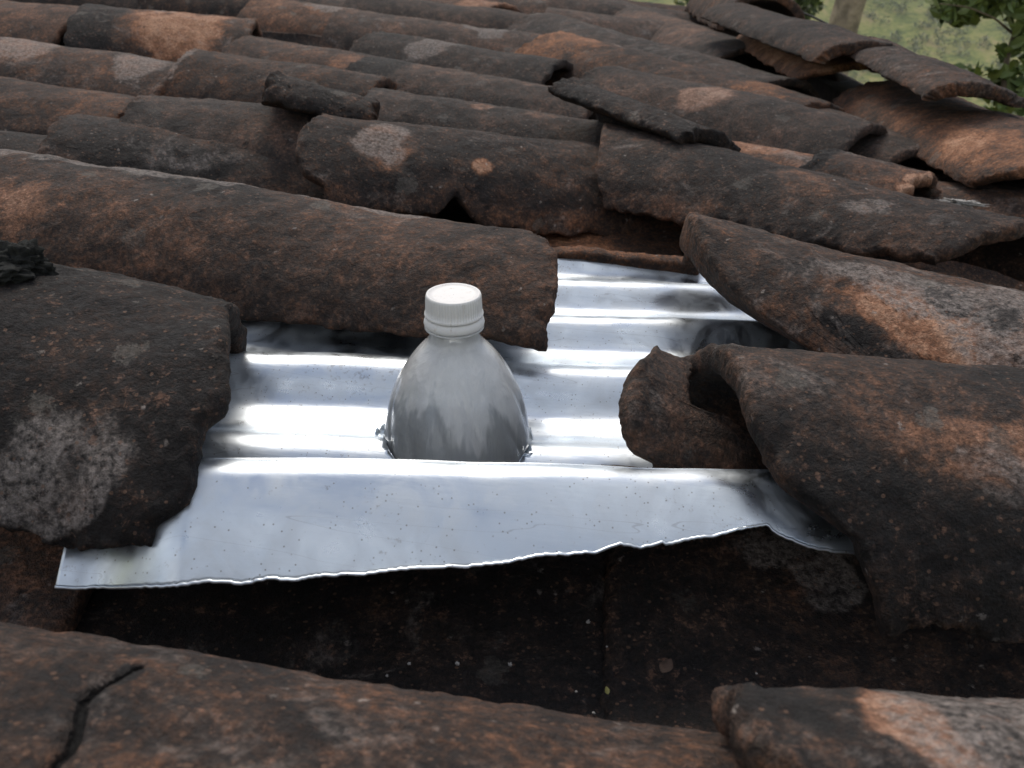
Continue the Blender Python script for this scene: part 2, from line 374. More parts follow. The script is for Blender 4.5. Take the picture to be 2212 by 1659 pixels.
ptile("displaced tile with pinkish worn top and ragged thick broken end, above the arched tile", (1502, 462, .012), (2420, 690, .0), wA=.075, wB=.09, hA=.055, hB=.07, th=.028, pxA=[(1492, 462), (1530, 540), (1570, 600), (1640, 660), (1705, 710), (1790, 765)], rag=.006, **HI,
      endA=[(-1, -.005), (-.2, 0), (.3, .03), (.7, .07), (1, .11)], clay=.15, tone=-.15,
      spots=[('c', 1960, 690, .16, .26, .9), ('p', 1950, 620, .16, .22, .9), ('p', 2150, 690, .14, .4, .7), ('c', 2150, 740, .14, .3, .5), ('d', 2050, 650, .05, .14, 2.2), ('d', 2160, 690, .05, .12, 1.8), ('d', 1850, 730, .12, .12, .6)])
ptile("grey brown cover tile with rounded left end and a chipped lower edge, upper middle", (672, 238, .012), (1500, 330, -.024), pxA=[(690, 240), (640, 280), (632, 330), (655, 385), (700, 410)], wA=.105, wB=.1, hA=.09, hB=.085, rag=.006, nu=130, nv=80,
      endA=[(-1, .05), (-.5, .01), (0, .0), (.5, -.01), (.8, .0), (1, .02)], near=[(0, 70), (.25, 72), (.3, 58), (.36, 74), (1, 84)],
      spots=[('p', 830, 285, .07, .25, .9), ('c', 830, 300, .07, .28, .7), ('c', 1045, 355, .025, .08, 1.2), ('c', .6, .9, .5, .1, .3)])
ptile("long dark cover tile crossing the right of the roof above the displaced tile", (1308, 268, .004), (2215, 475, .002), pxA=[(1312, 268), (1306, 350), (1312, 440), (1330, 460)], wA=.095, wB=.095, hA=.075, hB=.075, near=[(0, 72), (.35, 66), (1, 52)], rag=.005, nu=150, nv=80,
      endA=[(-1, .02), (-.4, .0), (.5, 0), (1, .02)], endB=[(-1, 0), (0, 0), (.5, -.02), (1, -.05)],
      spots=[('c', .55, .3, .08, .25, .4), ('p', .72, .5, .05, .12, .6), ('c', .2, .9, .2, .1, .4)])
ptile("brown cover tile with ochre smear, left of the tile with the rounded end", (160, 242, -.01), (760, 318, -.03), wA=.095, wB=.09, hA=.075, clay=.12, nu=90, nv=60, rag=.005,
      endA=[(-1, .0), (0, 0), (1, -.01)], spots=[('c', .45, -.1, .2, .25, .5), ('d', .35, .5, .3, .3, .6), ('p', .45, .35, .2, .2, .4)])
ptile("low cover tile cut by the left picture edge above the long speckled tile", (-320, 255, -.02), (175, 300, -.03), wA=.09, wB=.09, nu=70, nv=50, clay=.05)
# row behind
ptile("cover tile with pinkish flecks at the left edge, second row above the long speckled tile", (-260, 130, .0), (330, 212, -.012), wA=.1, wB=.1, nu=80, nv=50, clay=.12,
      spots=[('c', .6, -.4, .2, .2, .4)])
ptile("grey cover tile whose rounded left end covers the pinkish flecked tile", (318, 198, .004), (760, 252, -.005), wA=.1, wB=.1, nu=80, nv=50, clay=.05, rag=.005,
      endA=[(-1, .01), (0, 0), (1, .0)], spots=[('c', .75, .3, .25, .3, .3)])
ptile("dark cover tile with orange chips running out from the broken black shard", (800, 190, -.004), (1330, 268, -.015), wA=.1, wB=.095, nu=100, nv=60,
      near=[(0, 60), (1, 84)], spots=[('c', .47, .1, .05, .12, .8), ('c', .3, -.2, .03, .1, .8), ('c', .72, .1, .07, .1, .5)])
ptile("thick blackened shard of broken tile tilted over a dark hole", (598, 153, .036), (822, 214, .014), wA=.05, wB=.04, hA=.034, hB=.022, th=.024, nu=60, nv=40, clay=-.5, pale=-.3, rag=.006, roll=-6)
ptile("dark slipped tile half lifted at its lower edge, right of the shard", (1265, 180, .028), (1570, 285, .016), wA=.05, wB=.055, hA=.03, hB=.03, th=.016, nu=70, nv=50, clay=-.35, rag=.005, roll=-22,
      endB=[(-1, -.0), (0, .0), (1, -.02)])
ptile("cover tile with orange blotches to the right of the slipped tile", (1330, 262, -.02), (1780, 345, -.02), wA=.1, wB=.09, nu=80, nv=50, clay=.28,
      spots=[('c', .65, -.1, .25, .3, .6), ('p', .9, 0, .2, .3, .3)])
ptile("short cover tile with a broken black left end under the first ridge cap", (1775, 316, -.008), (1985, 368, -.012), wA=.08, wB=.08, nu=60, nv=50, clay=.25, rag=.008,
      spots=[('d', .05, 0, .1, 1, 1.5), ('p', .4, -.2, .3, .3, .4), ('c', .97, .2, .06, .3, .8)])
ptile("dark tile at the right picture edge below the first ridge cap", (1985, 378, -.035), (2330, 420, -.02), wA=.1, wB=.1, nu=60, nv=50)
# third row back
ptile("cover tile with two pale pink blotches near the left picture edge", (-260, 42, .004), (420, 142, -.01), wA=.115, wB=.11, nu=80, nv=50,
      spots=[('p', .5, .0, .10, .4, .9), ('c', .5, .1, .1, .35, .5), ('p', .88, .1, .08, .3, .7), ('c', .88, .1, .07, .25, .5)])
ptile("dark grey cover tile with mortar on its left end, left of the black shard", (425, 107, .006), (830, 165, -.004), wA=.115, wB=.11, nu=90, nv=50,
      spots=[('p', .01, .2, .03, .8, .8), ('c', .01, .2, .03, .8, .4)])
ptile("evenly brown cover tile running left from the slipped tile", (795, 120, .0), (1300, 205, -.01), wA=.11, wB=.105, nu=90, nv=50, clay=.22,
      endA=[(-1, 0), (1, 0)], spots=[('d', .1, .1, .1, 1, .8), ('c', .5, -.2, .5, .3, .25)])
ptile("smooth grey cover tile behind the slipped tile, with one orange spot", (1308, 140, .01), (1880, 262, .0), wA=.105, wB=.1, nu=90, nv=50,
      spots=[('c', .47, .2, .08, .35, .9), ('c', .62, -.2, .07, .1, .5)])
ptile("dark cover tile ending under the first ridge cap at its far corner", (1640, 200, -.012), (2000, 305, -.015), wA=.1, wB=.1, nu=60, nv=40)
# fourth row back
ptile("cover tile with large orange and yellow worn patch, top left", (185, 10, .012), (556, 38, .008), wA=.155, wB=.15, hA=.13, hB=.125, nu=90, nv=60, clay=.2, rag=.004,
      spots=[('c', .62, .35, .26, .42, .75), ('p', .45, -.3, .3, .3, .5), ('d', .1, .1, .18, 1, .9)])
ptile("rust brown cover tile in the top left corner", (-330, -38, .0), (215, 20, .0), wA=.15, wB=.15, nu=60, nv=40, clay=.35, crack=[[(.30, -.2), (.36, .0), (.38, .12)]])
ptile("cover tile with pinkish crest next to the small dark hole", (545, 78, -.006), (850, 130, -.012), wA=.13, wB=.12, nu=70, nv=40, clay=.15,
      spots=[('c', .15, -.4, .3, .25, .8), ('p', .1, -.4, .25, .25, .6), ('c', .8, .2, .1, .2, .5)])
ptile("dark cover tile with one round tan patch, middle of the upper roof", (812, 63, .012), (1215, 128, .0), wA=.13, wB=.125, nu=80, nv=50, clay=-.1,
      spots=[('p', .36, .1, .10, .4, .9), ('c', .36, .1, .10, .4, .45)])
ptile("cover tile with rounded orange left end and white bloom, beside the scrap of bright metal", (1208, 68, .02), (1770, 215, .0), wA=.13, wB=.115, nu=100, nv=60, rag=.005, clay=.15,
      spots=[('c', .08, .2, .16, .6, .6), ('p', .2, -.3, .1, .2, .9), ('p', .3, -.3, .2, .2, .4), ('c', .85, .2, .08, .3, .4)])
# fifth row back
ptile("brown cover tile with tan flecks between the dark hole and the mottled tile, upper middle", (560, -8, .0), (770, 22, -.01), wA=.16, wB=.15, nu=50, nv=40, clay=.3,
      spots=[('p', .8, -.3, .3, .6, 1.4)])
ptile("mottled red brown cover tile with greyish white spots at its right end", (742, 18, .01), (1205, 80, -.006), wA=.155, wB=.14, nu=80, nv=50, clay=.22,
      spots=[('p', .72, .1, .06, .25, 1.), ('p', .62, .0, .05, .2, .8)])
ptile("long greenish grey cover tile running down to the second ridge cap", (1176, 28, .02), (1700, 165, .0), wA=.14, wB=.12, nu=90, nv=50, rag=.005,
      endA=[(-1, .04), (0, 0), (.5, 0), (1, .02)])
ptile("brown cover tile at the top edge of the picture, left of the orange one", (800, -38, .01), (1090, 8, .0), wA=.17, wB=.16, nu=50, nv=40, clay=.2, spots=[('c', .9, .2, .12, .6, .7)])
ptile("bright orange cover tile at the top edge of the picture", (1060, -48, .01), (1320, 10, .0), wA=.17, wB=.16, nu=50, nv=40, clay=.45, spots=[('c', .45, .2, .22, .9, .5)])
ptile("dark reddish cover tile on the top row, running down to the arched ridge end", (1240, -30, .015), (1640, 98, .0), wA=.16, wB=.14, nu=60, nv=40, clay=.12,
      spots=[('c', .7, .3, .2, .4, .4)])
ptile("cover tile at the top edge with a tan patch, above the mottled red brown one", (380, -60, .0), (820, -10, .0), wA=.18, wB=.17, nu=50, nv=36, clay=.25)

rsd = random.Random(3)
# ------------------------------------------------------------------ channel tiles
def channel(label, y, x0, x1, w=.1, z=-.115, h=.055, **kw):
    kw.setdefault('nu', 60); kw.setdefault('nv', 40)
    return tile(label, (x0, y, z), (x1, y, z+kw.pop('dz', 0.0)), wA=w, wB=w, hA=h, hB=h, kind=-1, group=G_CHAN, **kw)
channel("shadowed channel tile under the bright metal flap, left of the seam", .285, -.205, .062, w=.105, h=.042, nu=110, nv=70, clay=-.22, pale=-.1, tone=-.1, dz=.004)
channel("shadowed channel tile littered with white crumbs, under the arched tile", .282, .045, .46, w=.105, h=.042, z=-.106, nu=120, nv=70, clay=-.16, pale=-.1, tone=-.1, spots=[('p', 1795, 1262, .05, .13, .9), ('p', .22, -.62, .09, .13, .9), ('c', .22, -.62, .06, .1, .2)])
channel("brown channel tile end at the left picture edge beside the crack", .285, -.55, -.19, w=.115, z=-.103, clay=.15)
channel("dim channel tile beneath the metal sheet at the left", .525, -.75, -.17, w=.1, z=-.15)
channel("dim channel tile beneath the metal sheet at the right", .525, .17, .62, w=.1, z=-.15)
for y, xs, w in ((.755, (-.95, -.56, .30), .09), (1.02, (-1.05, -.6, -.2, .2), .1), (1.26, (-1.3, -.85, -.4, .02), .11), (1.56, (-1.5, -1., -.55, -.1), .12), (1.9, (-1.6, -1.15, -.7, -.2), .14)):
    for x in xs:
        channel("dark channel tile almost hidden in the shadow between two cover rows", y, x-.02, min(x+.46, .56), w=w, z=-.11+.008*random.Random(int(x*100)).random(), nu=40, nv=26)
channel("pinkish lower tile just visible above the back edge of the metal sheet", .80, -.06, .14, w=.08, z=-.088, h=.035, clay=.2, spots=[('c', .5, 0, .3, .4, .4)])

for y, z in ((2.45, .0), (2.85, .01), (3.3, .0)):
    for x in (-2.0, -1.5, -1.0, -.5, 0):
        tile("far cover tile at the very top edge of the picture", (x-.03, y, z+.01), (x+.5, y, z-.01), wA=.15, wB=.14, nu=30, nv=24, clay=.2*rsd.random())

# ------------------------------------------------------------------ ridge caps (axis runs along y)
def ridge(label, x, y0, y1, z0, z1, x1=None, w=.1, h=.06, **kw):
    kw.setdefault('nu', 80); kw.setdefault('nv', 60)
    return tile(label, (x, y0, z0), (x1 or x, y1, z1), wA=w, wB=w*.92, hA=h, hB=h*.95, group=G_RIDGE, name="ridge_tile", cat="ridge tile", **kw)
# the axis runs away along +y, so v = -1 is the side that faces the camera
ridge("large brown ridge cap with pinkish streaks, lowest at the right picture edge", .55, .90, 1.47, .022, .012, x1=.54, w=.11, h=.055, clay=.18, rag=.006, spots=[('c', .15, -.5, .2, .3, .5), ('c', .5, -.6, .3, .2, .2)],
      endA=[(-1, .05), (-.6, .0), (0, .0), (1, 0)])
ridge("orange ridge cap with wavy lower edge, behind the large brown cap", .51, 1.50, 2.15, .035, .03, x1=.50, w=.115, h=.05, clay=.5, tone=-.2, rag=.008, spots=[('c', .35, -.4, .45, .5, .5), ('d', .5, .1, .2, .3, .6)],
      endA=[(-1, .06), (-.6, .0), (0, .0), (1, 0)])
ridge("dark upper cap lying over the far end of the large brown ridge cap", .505, 1.12, 1.54, .056, .066, x1=.50, w=.06, h=.026, clay=.0, rag=.005, th=.018)
ridge("dark upper cap lying over the orange ridge cap", .475, 1.44, 2.15, .070, .07, x1=.39, w=.085, h=.042, clay=.0, rag=.006, th=.020)
ridge("farthest ridge cap with its open arched end, at the top edge", .48, 2.25, 2.9, .095, .085, w=.11, h=.10, clay=.1, rag=.006, th=.02)

for i in range(9):
    tile("clay tile of the far slope, just beyond the ridge caps", (.56, .85+i*.21, -.025), (1.05, .85+i*.21, -.20), wA=.11, wB=.105, nu=30, nv=24, group="clay tiles of the far slope beyond the ridge", clay=.0)

# ------------------------------------------------------------------ corrugated metal sheet with cut flap
sheet = empty("metal_sheet", tuple(W(1000, 1003, -.048)))
tag(sheet, "shiny galvanised sheet pierced by the bottle, its front flap cut ragged", "metal sheet")
SO = np.array(sheet.location)
ZC = -.035
c0 = W(400, 986, ZC); c1 = W(1700, 1019, ZC)      # front crest line
cd = (c1-c0); cd[2] = 0; CLn = np.linalg.norm(cd); cd /= CLn; cb = np.array([-cd[1], cd[0], 0])   # along, and away
XA, XB = -.07, CLn+.14
def drop(x):
    t = np.clip((.008-x)/.05, 0, 1); return .034*t*t*(3-2*t)
def prof_back(d):
    """height of the sheet at distance d behind the front crest"""
    ph = d/.0762*2*pi
    return ZC-.0080+.0072*np.cos(ph)+.0012*np.cos(2*ph+.6)-.0004*np.cos(3*ph)-.037*np.clip(d/.05, 0, 1)**.8+.014*np.clip((d-.07)/.10, 0, 1)
nx, ny = 210, 190
xs = np.linspace(XA, XB, nx); dmax = ((W(1400, 580, ZC-.034)-c0)@cb)
ds = np.linspace(0, dmax, ny)
Xg, Dg = np.meshgrid(xs, ds, indexing='ij')
Pb = c0+cd*Xg[..., None]+cb*Dg[..., None]; Pb[..., 2] = prof_back(Dg)-drop(Xg)*np.clip(1-Dg/.05, 0, 1)+.0018*fbm(np.stack([Xg*6, Dg*9, Xg*0], -1), 5, 3)+.0012*n1(Xg*9, 8)
# hole for the bottle
BOT = WD(979.5, 630, .447); BX, BY = BOT[0], BOT[1]
Fb = gridfaces(nx, ny, 0, True); Vb = Pb.reshape(-1, 3).copy()
hx, hy = BX+.0050, BY+.0028
dr = np.hypot(Vb[:, 0]-hx, Vb[:, 1]-hy); an = np.arctan2(Vb[:, 1]-hy, Vb[:, 0]-hx)
sn_ = (dr > .0365) & (dr < .0425); rn = .0400+.0004*np.sin(an*7)
Vb[sn_, 0] = hx+np.cos(an[sn_])*rn[sn_]; Vb[sn_, 1] = hy+np.sin(an[sn_])*rn[sn_]
Fb = Fb[(dr[Fb] > .0365).all(1)]; Pb = Vb
panel = mesh("corrugated_panel", Pb.reshape(-1, 3)-SO, Fb, M_METAL, sheet)
sm = panel.modifiers.new("thick", 'SOLIDIFY'); sm.thickness = .0006; sm.offset = -1
# flap
poly = [(60, 1262), (130, 1267), (370, 1262), (440, 1252), (520, 1256), (580, 1247), (640, 1250), (700, 1240), (800, 1236), (900, 1222), (1000, 1222), (1100, 1213), (1140, 1200), (1290, 1190), (1340, 1172),
        (1385, 1180), (1430, 1168), (1440, 1172), (1520, 1156), (1535, 1157), (1600, 1140), (1658, 1129), (1665, 1140), (1700, 1160), (1760, 1182), (1800, 1187), (1860, 1191), (2100, 1195)]
pxs, pys = zip(*poly)
def flap_pt(x, q):
    """q metres along the flap's curved profile from the crest, x along it"""
    q = np.asarray(q); R_ = .020; a0 = radians(42)
    qa = R_*a0
    d = np.where(q < qa, R_*np.sin(np.minimum(q, qa)/R_), R_*sin(a0)+(q-qa)*cos(a0))
    z = np.where(q < qa, -R_*(1-np.cos(np.minimum(q, qa)/R_)), -R_*(1-cos(a0))-(q-qa)*sin(a0))
    z = z+.006*np.sin(np.clip(q/.08, 0, 1.4)*pi)
    P = c0+cd*x[..., None]-cb*d[..., None]; P[..., 2] = ZC+z-drop(x)+.0012*n1(x*9, 8)+.0018*fbm(np.stack([x*6, -d*6, x*0], -1), 5, 3)
    return P
nx2, nq = 260, 40
xs2 = np.linspace(-.050, CLn+.045, nx2)
qq = np.linspace(.012, .17, 320)
Qm = []
for x in xs2:
    P = flap_pt(np.full_like(qq, x), qq); a_, b_ = PR(P)
    tgt = np.interp(a_, pxs, pys); i = np.argmax(b_ >= tgt) if (b_ >= tgt).any() else len(qq)-1
    Qm.append(qq[i])
Qm = np.array(Qm)+.0004*n1(xs2*90, 31, 4, .6)
Xf = np.repeat(xs2[:, None], nq, 1); Qf = np.linspace(0, 1, nq)[None]*Qm[:, None]
Pf = flap_pt(Xf, Qf)
flap = mesh("front_flap", Pf.reshape(-1, 3)-SO, gridfaces(nx2, nq), M_METAL, sheet)
sm = flap.modifiers.new("thick", 'SOLIDIFY'); sm.thickness = .0008; sm.offset = 1
# burred lip along the cut edge
e0 = Pf[:, -1]; wl = .0006+.0006*np.clip(n1(xs2*25, 77), -.6, 1)
lipP = np.stack([e0+[0, 0, .0004], e0-cb*.0008+np.stack([0*wl, 0*wl, -.0002+0*wl], -1), e0-cb*wl[:, None]*.6-np.stack([0*wl, 0*wl, wl*.8], -1)], 1)
lip = mesh("burred_lip", lipP.reshape(-1, 3)-SO, gridfaces(nx2, 3), M_METAL, sheet)
sm = lip.modifiers.new("thick", 'SOLIDIFY'); sm.thickness = .0004
# tabs bent up round the bottle
rt = random.Random(4)
for k in (0, 1, 2, 4, 6, 7, 8, 9, 10, 17):
    a = 2*pi*k/18+rt.uniform(-.06, .06); w_ = rt.uniform(.08, .2); hh = rt.uniform(.005, .011)
    if .3 < a < 2.8: hh *= .7
    pts = []
    for j, q in enumerate(np.linspace(0, 1, 6)):
        r = .0424+.0012*sin(q*3)+.0006*q; ww = w_*(1-q**1.6)+.01
        for sgn in (-1, 0, 1):
            aa = a+sgn*ww+.05*q; pts.append((hx+cos(aa)*(r+.0006*sgn), hy+sin(aa)*r, -.082+hh*q+.001*rt.random()))
    tb = mesh("cut_tab", np.array(pts)-SO, gridfaces(6, 3), M_METAL, sheet, smooth=False)
    sm = tb.modifiers.new("thick", 'SOLIDIFY'); sm.thickness = .0005

# ------------------------------------------------------------------ bottle
def lathe(name, prof, mat, parent, seg=96, mod=None, cap_top=False, cap_bot=False):
    pr_ = np.array(prof); n = len(pr_)
    A_ = np.linspace(0, 2*pi, seg, endpoint=False)
    Rg, Ag = np.meshgrid(pr_[:, 0], A_, indexing='ij'); Zg = np.repeat(pr_[:, 1][:, None], seg, 1)
    if mod is not None: Rg, Zg = mod(Rg, Ag, Zg)
    V = np.stack([Rg*np.cos(Ag), Rg*np.sin(Ag), Zg], -1).reshape(-1, 3)
    a = np.arange(n*seg).reshape(n, seg); b = np.roll(a, -1, 1)
    F = [tuple(q) for q in np.stack([a[:-1], b[:-1], b[1:], a[1:]], -1).reshape(-1, 4).tolist()]
    if cap_top: F.append(tuple(a[-1].tolist()))
    if cap_bot: F.append(tuple(a[0][::-1].tolist()))
    return mesh(name, V, F, mat, parent)
bottle = empty("plastic_bottle", (BX, BY, BOT[2]-.20))
tag(bottle, "cloudy clear plastic bottle with a white screw cap standing through the metal sheet", "bottle")
BS = .447/.46; bottle.scale = (BS, BS, BS)
bottle.rotation_euler = (radians(2.0), radians(-3.5), 0)
_up = np.array([sin(radians(-3.5))*cos(radians(2)), -sin(radians(2)), 1.0])
bottle.location = tuple(np.array(BOT)-_up/np.linalg.norm(_up)*.20*BS)
def interp_prof(pts, n):
    """smooth curve through (r, z) points"""
    p = np.array(pts); t = np.concatenate([[0], np.cumsum(np.hypot(*np.diff(p, axis=0).T))]); t /= t[-1]
    tt = np.linspace(0, 1, n); out = []
    for c_ in (0, 1):
        m = np.gradient(p[:, c_], t); i = np.clip(np.searchsorted(t, tt)-1, 0, len(t)-2); hh = t[i+1]-t[i]; x = (tt-t[i])/hh
        out.append((2*x**3-3*x**2+1)*p[i, c_]+(x**3-2*x**2+x)*hh*m[i]+(-2*x**3+3*x**2)*p[i+1, c_]+(x**3-x**2)*hh*m[i+1])
    return np.stack(out, -1)
Z0 = .20     # cap top at local z = .20
body_pts = [(.030, -.08), (.042, -.074), (.045, .0), (.0445, .06), (.0435, .090), (.0425, .103), (.0408, .117), (.0387, .1290), (.0358, .140), (.0315, .1495), (.0262, .1585), (.0190, .1680), (.0155, .1715), (.0136, .1745), (.0133, .1800), (.0133, .1960)]
def flutes(Rg, Ag, Zg):
    t = np.clip((Zg-.09)/.075, 0, 1); amp = np.sin(np.clip((Zg-.085)/.078, 0, 1)*pi)
    s_ = np.abs(np.sin((Ag*6+(Zg-.12)*55)/1.0))**.5
    return Rg-.0018*amp*(1-s_)*np.clip(Rg/.03, 0, 1)+.0002*vnoise(np.stack([Ag*3, Zg*60, Rg*0], -1), 3), Zg
def plastic_material():
    k = NT("cloudy plastic"); oc = k.n('ShaderNodeTexCoord'); v = oc.outputs['Object']
    k.b.inputs['Roughness'].default_value = .10; k.b.inputs['IOR'].default_value = 1.33
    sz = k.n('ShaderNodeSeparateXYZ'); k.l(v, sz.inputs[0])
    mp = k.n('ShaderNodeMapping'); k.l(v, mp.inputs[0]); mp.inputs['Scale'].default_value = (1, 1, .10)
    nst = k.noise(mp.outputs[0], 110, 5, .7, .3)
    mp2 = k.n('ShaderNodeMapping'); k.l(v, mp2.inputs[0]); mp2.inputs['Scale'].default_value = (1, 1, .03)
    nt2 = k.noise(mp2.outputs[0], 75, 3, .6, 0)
    refr_lvl = k.math('ADD', sz.outputs[2], k.math('MULTIPLY', k.math('SUBTRACT', nt2, .5), .085))
    cloud_refr = k.math('ADD', k.step(refr_lvl, .1330, .1450, .52, .68), k.math('MULTIPLY', k.math('SUBTRACT', nst, .5), .30), clamp=True)  # dark teeth low on the bottle: refraction painted into transmission and base colour
    k.l(k.math('SUBTRACT', 1.0, cloud_refr), k.b.inputs['Transmission Weight'])
    k.l(k.mix(k.step(refr_lvl, .133, .145), (.74, .77, .77, 1), (.93, .94, .92, 1)), k.b.inputs['Base Color'])
    k.b.inputs['Coat Weight'].default_value = .6; k.b.inputs['Coat Roughness'].default_value = .04
    vb = k.vor(v, 75); sb = k.n('ShaderNodeSeparateColor'); k.l(vb.outputs['Color'], sb.inputs[0])
    bub = k.math('MULTIPLY', k.step(vb.outputs['Distance'], .07, .12, 1, 0), k.step(sb.outputs[0], .90, .92))
    hh = k.math('ADD', k.math('ADD', k.math('MULTIPLY', nst, .8), k.noise(v, 90, 2, .5)), k.math('MULTIPLY', bub, .8))
    nb = k.bump(hh, .6, .0016); k.l(nb, k.b.inputs['Normal']); k.l(nb, k.b.inputs['Coat Normal'])
    return k.m
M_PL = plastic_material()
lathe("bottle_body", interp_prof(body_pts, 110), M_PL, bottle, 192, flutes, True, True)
def cap_material():
    k = NT("white cap plastic"); g = k.n('ShaderNodeNewGeometry'); v = g.outputs['Position']
    n = k.noise(v, 160, 5, .7); mp = k.n('ShaderNodeMapping'); k.l(v, mp.inputs[0]); mp.inputs['Scale'].default_value = (1, 1, .12)
    n2 = k.noise(mp.outputs[0], 420, 4, .7)
    c = k.mix(k.step(n2, .56, .72, 0, .55), (.88, .87, .84, 1), (.50, .44, .37, 1)); c = k.mix(k.step(n, .58, .75, 0, .35), c, (.62, .52, .38, 1))
    k.l(c, k.b.inputs['Base Color']); k.b.inputs['Roughness'].default_value = .45; k.b.inputs['Subsurface Weight'].default_value = .0
    return k.m
M_CAP = cap_material()
def knurl(Rg, Ag, Zg):
    m = np.clip((Zg-.1885)/.001, 0, 1)*np.clip((.1985-Zg)/.001, 0, 1)*(Rg > .014)
    return Rg-.00028*m*(np.cos(Ag*60) > .3), Zg
cap_prof = [(.0138, .1872), (.0154, .1872), (.0156, .1880), (.01545, .1888), (.0150, .1892), (.0149, .1920), (.0148, .1950), (.0146, .1978), (.0142, .1990), (.0136, .1993), (.0129, .1991), (.0122, .1986), (.0100, .1985), (.0030, .1984), (.0002, .1984)]
lathe("screw_cap", cap_prof, M_CAP, bottle, 360, knurl)
lathe("tamper_ring", [(.0136, .1815), (.0150, .1813), (.0158, .1820), (.0161, .1832), (.0158, .1845), (.0150, .1866), (.0138, .1868)], M_CAP, bottle, 128)
lathe("neck_flange", [(.0132, .1795), (.0150, .1797), (.0158, .1803), (.0150, .1809), (.0132, .1812)], M_PL, bottle, 128)

# ------------------------------------------------------------------ small things on the roof
M_LEAF = simple("dry leaf", (.07, .042, .028), .7, 200, .4, .0002)
M_GRN = simple("green leaf", (.10, .16, .045), .5, 20, .35, 0)
def leaf(label, px, py, z, ln, wd_, yaw, mat, lift=.3, name="fallen_leaf", cat="leaf"):
    P = W(px, py, z); n = 9; V = []
    for i in range(n):
        t = i/(n-1); w_ = wd_*sin(pi*t**.8)+.0002
        for s_ in (-1, 0, 1): V.append((t*ln-ln/2, s_*w_, abs(s_)*w_*.35+lift*ln*(t-.5)**2))
    o = mesh(name, V, gridfaces(n, 3), mat); o.location = tuple(P); o.rotation_euler = (rl.uniform(-.5, .5), rl.uniform(-.3, .3), radians(yaw))
    sm = o.modifiers.new("t", 'SOLIDIFY'); sm.thickness = .0002
    tag(o, label, cat); return o
rl = random.Random(9)
leaf("curled brown leaf scrap lying in the shadowed channel, left of the seam", 1440, 1440, -.095, .009, .0026, 60, M_LEAF)
leaf("small brown leaf scrap in the channel under the arched tile", 1975, 1555, -.098, .008, .0022, 10, M_LEAF)
leaf("tiny yellow leaf at the bottom of the shadowed channel", 1312, 1672-180, -.1, .004, .0008, 100, simple("yellow leaf", (.20, .19, .06), .6, 80, .2, 0))
M_MOSS = simple("black moss", (.012, .013, .011), 1, 300, .6, .002)
M_CRUMB = simple("pale crumbs", (.42, .40, .37), .9, 400, .4, .0004)
def lump(name, label, cat, P, r, mat, sq=(1, 1, .7), seed=1, sub=4, amp=.5, group=None, fr=1.0):
    import bmesh
    bm = bmesh.new(); bmesh.ops.create_icosphere(bm, subdivisions=sub, radius=1)
    V = np.array([v.co[:] for v in bm.verts]); d = 1+amp*fbm(V*2.2*fr+seed*5.1, seed, 4, .6)
    V = V*d[:, None]*np.array(sq)*r
    for v, c_ in zip(bm.verts, V): v.co = c_
    me = bpy.data.meshes.new(name); bm.to_mesh(me); bm.free()
    o = link(name, me, mat); o.location = tuple(P); tag(o, label, cat, group); return o
lump("moss_clump", "black moss clump on the crest of the broad dark tile at the left edge", "moss", W(40, 572, .008), .011, M_MOSS, (1.3, .9, .8), 3, 5, .45)
lump("moss_clump", "flat black moss cushion cut by the left picture edge", "moss", W(-15, 590, .006), .012, M_MOSS, (1.3, 1.0, .5), 6, 5, .4)
spots_c = [(1338, 1385), (1380, 1440), (1795, 1545), (1810, 1590), (1835, 1612), (1822, 1640), (1865, 1585), (1890, 1540), (2025, 1600), (1310, 1540), (1350, 1600), (1720, 1500), (1905, 1630), (1835, 1575), (930, 1478), (1040, 1478), (880, 1505), (1160, 1480)]
for i, (a_, b_) in enumerate(spots_c):
    yy = 1200+(b_-1200)*.885 if b_ > 1560 else b_*.97
    x_ = a_*.95
    lump("mortar_crumb", "whitish mortar crumb lying in the shadowed channel", "crumb", W(x_, min(yy, 1540), -.098), rl.uniform(.0004, .0010), M_CRUMB, (1, 1, .8), i+20, 2, .5, "mortar crumbs scattered in the shadowed channel")
lump("lichen_tuft", "white lichen tuft on the small rounded tile end", "lichen", W(1442, 985, -.088), .0032, M_CRUMB, (1.5, .8, .5), 44, 4, 1.1, fr=2.5)
lump("lichen_tuft", "pale lichen tuft below the long dark tile near the right picture edge", "lichen", W(2075, 438, -.02), .006, M_CRUMB, (2.6, .8, .3), 45, 4, 1.1, fr=2.5)
scr = mesh("metal_scrap", [(-.028, 0, 0), (.028, .005, .0), (.028, .03, .004), (-.02, .02, .004)], [(0, 1, 2, 3)], M_METAL); scr.location = tuple(W(1176, 113, -.01))
sm = scr.modifiers.new("t", 'SOLIDIFY'); sm.thickness = .001
tag(scr, "scrap of bright metal wedged between two tiles on the upper roof", "metal scrap")

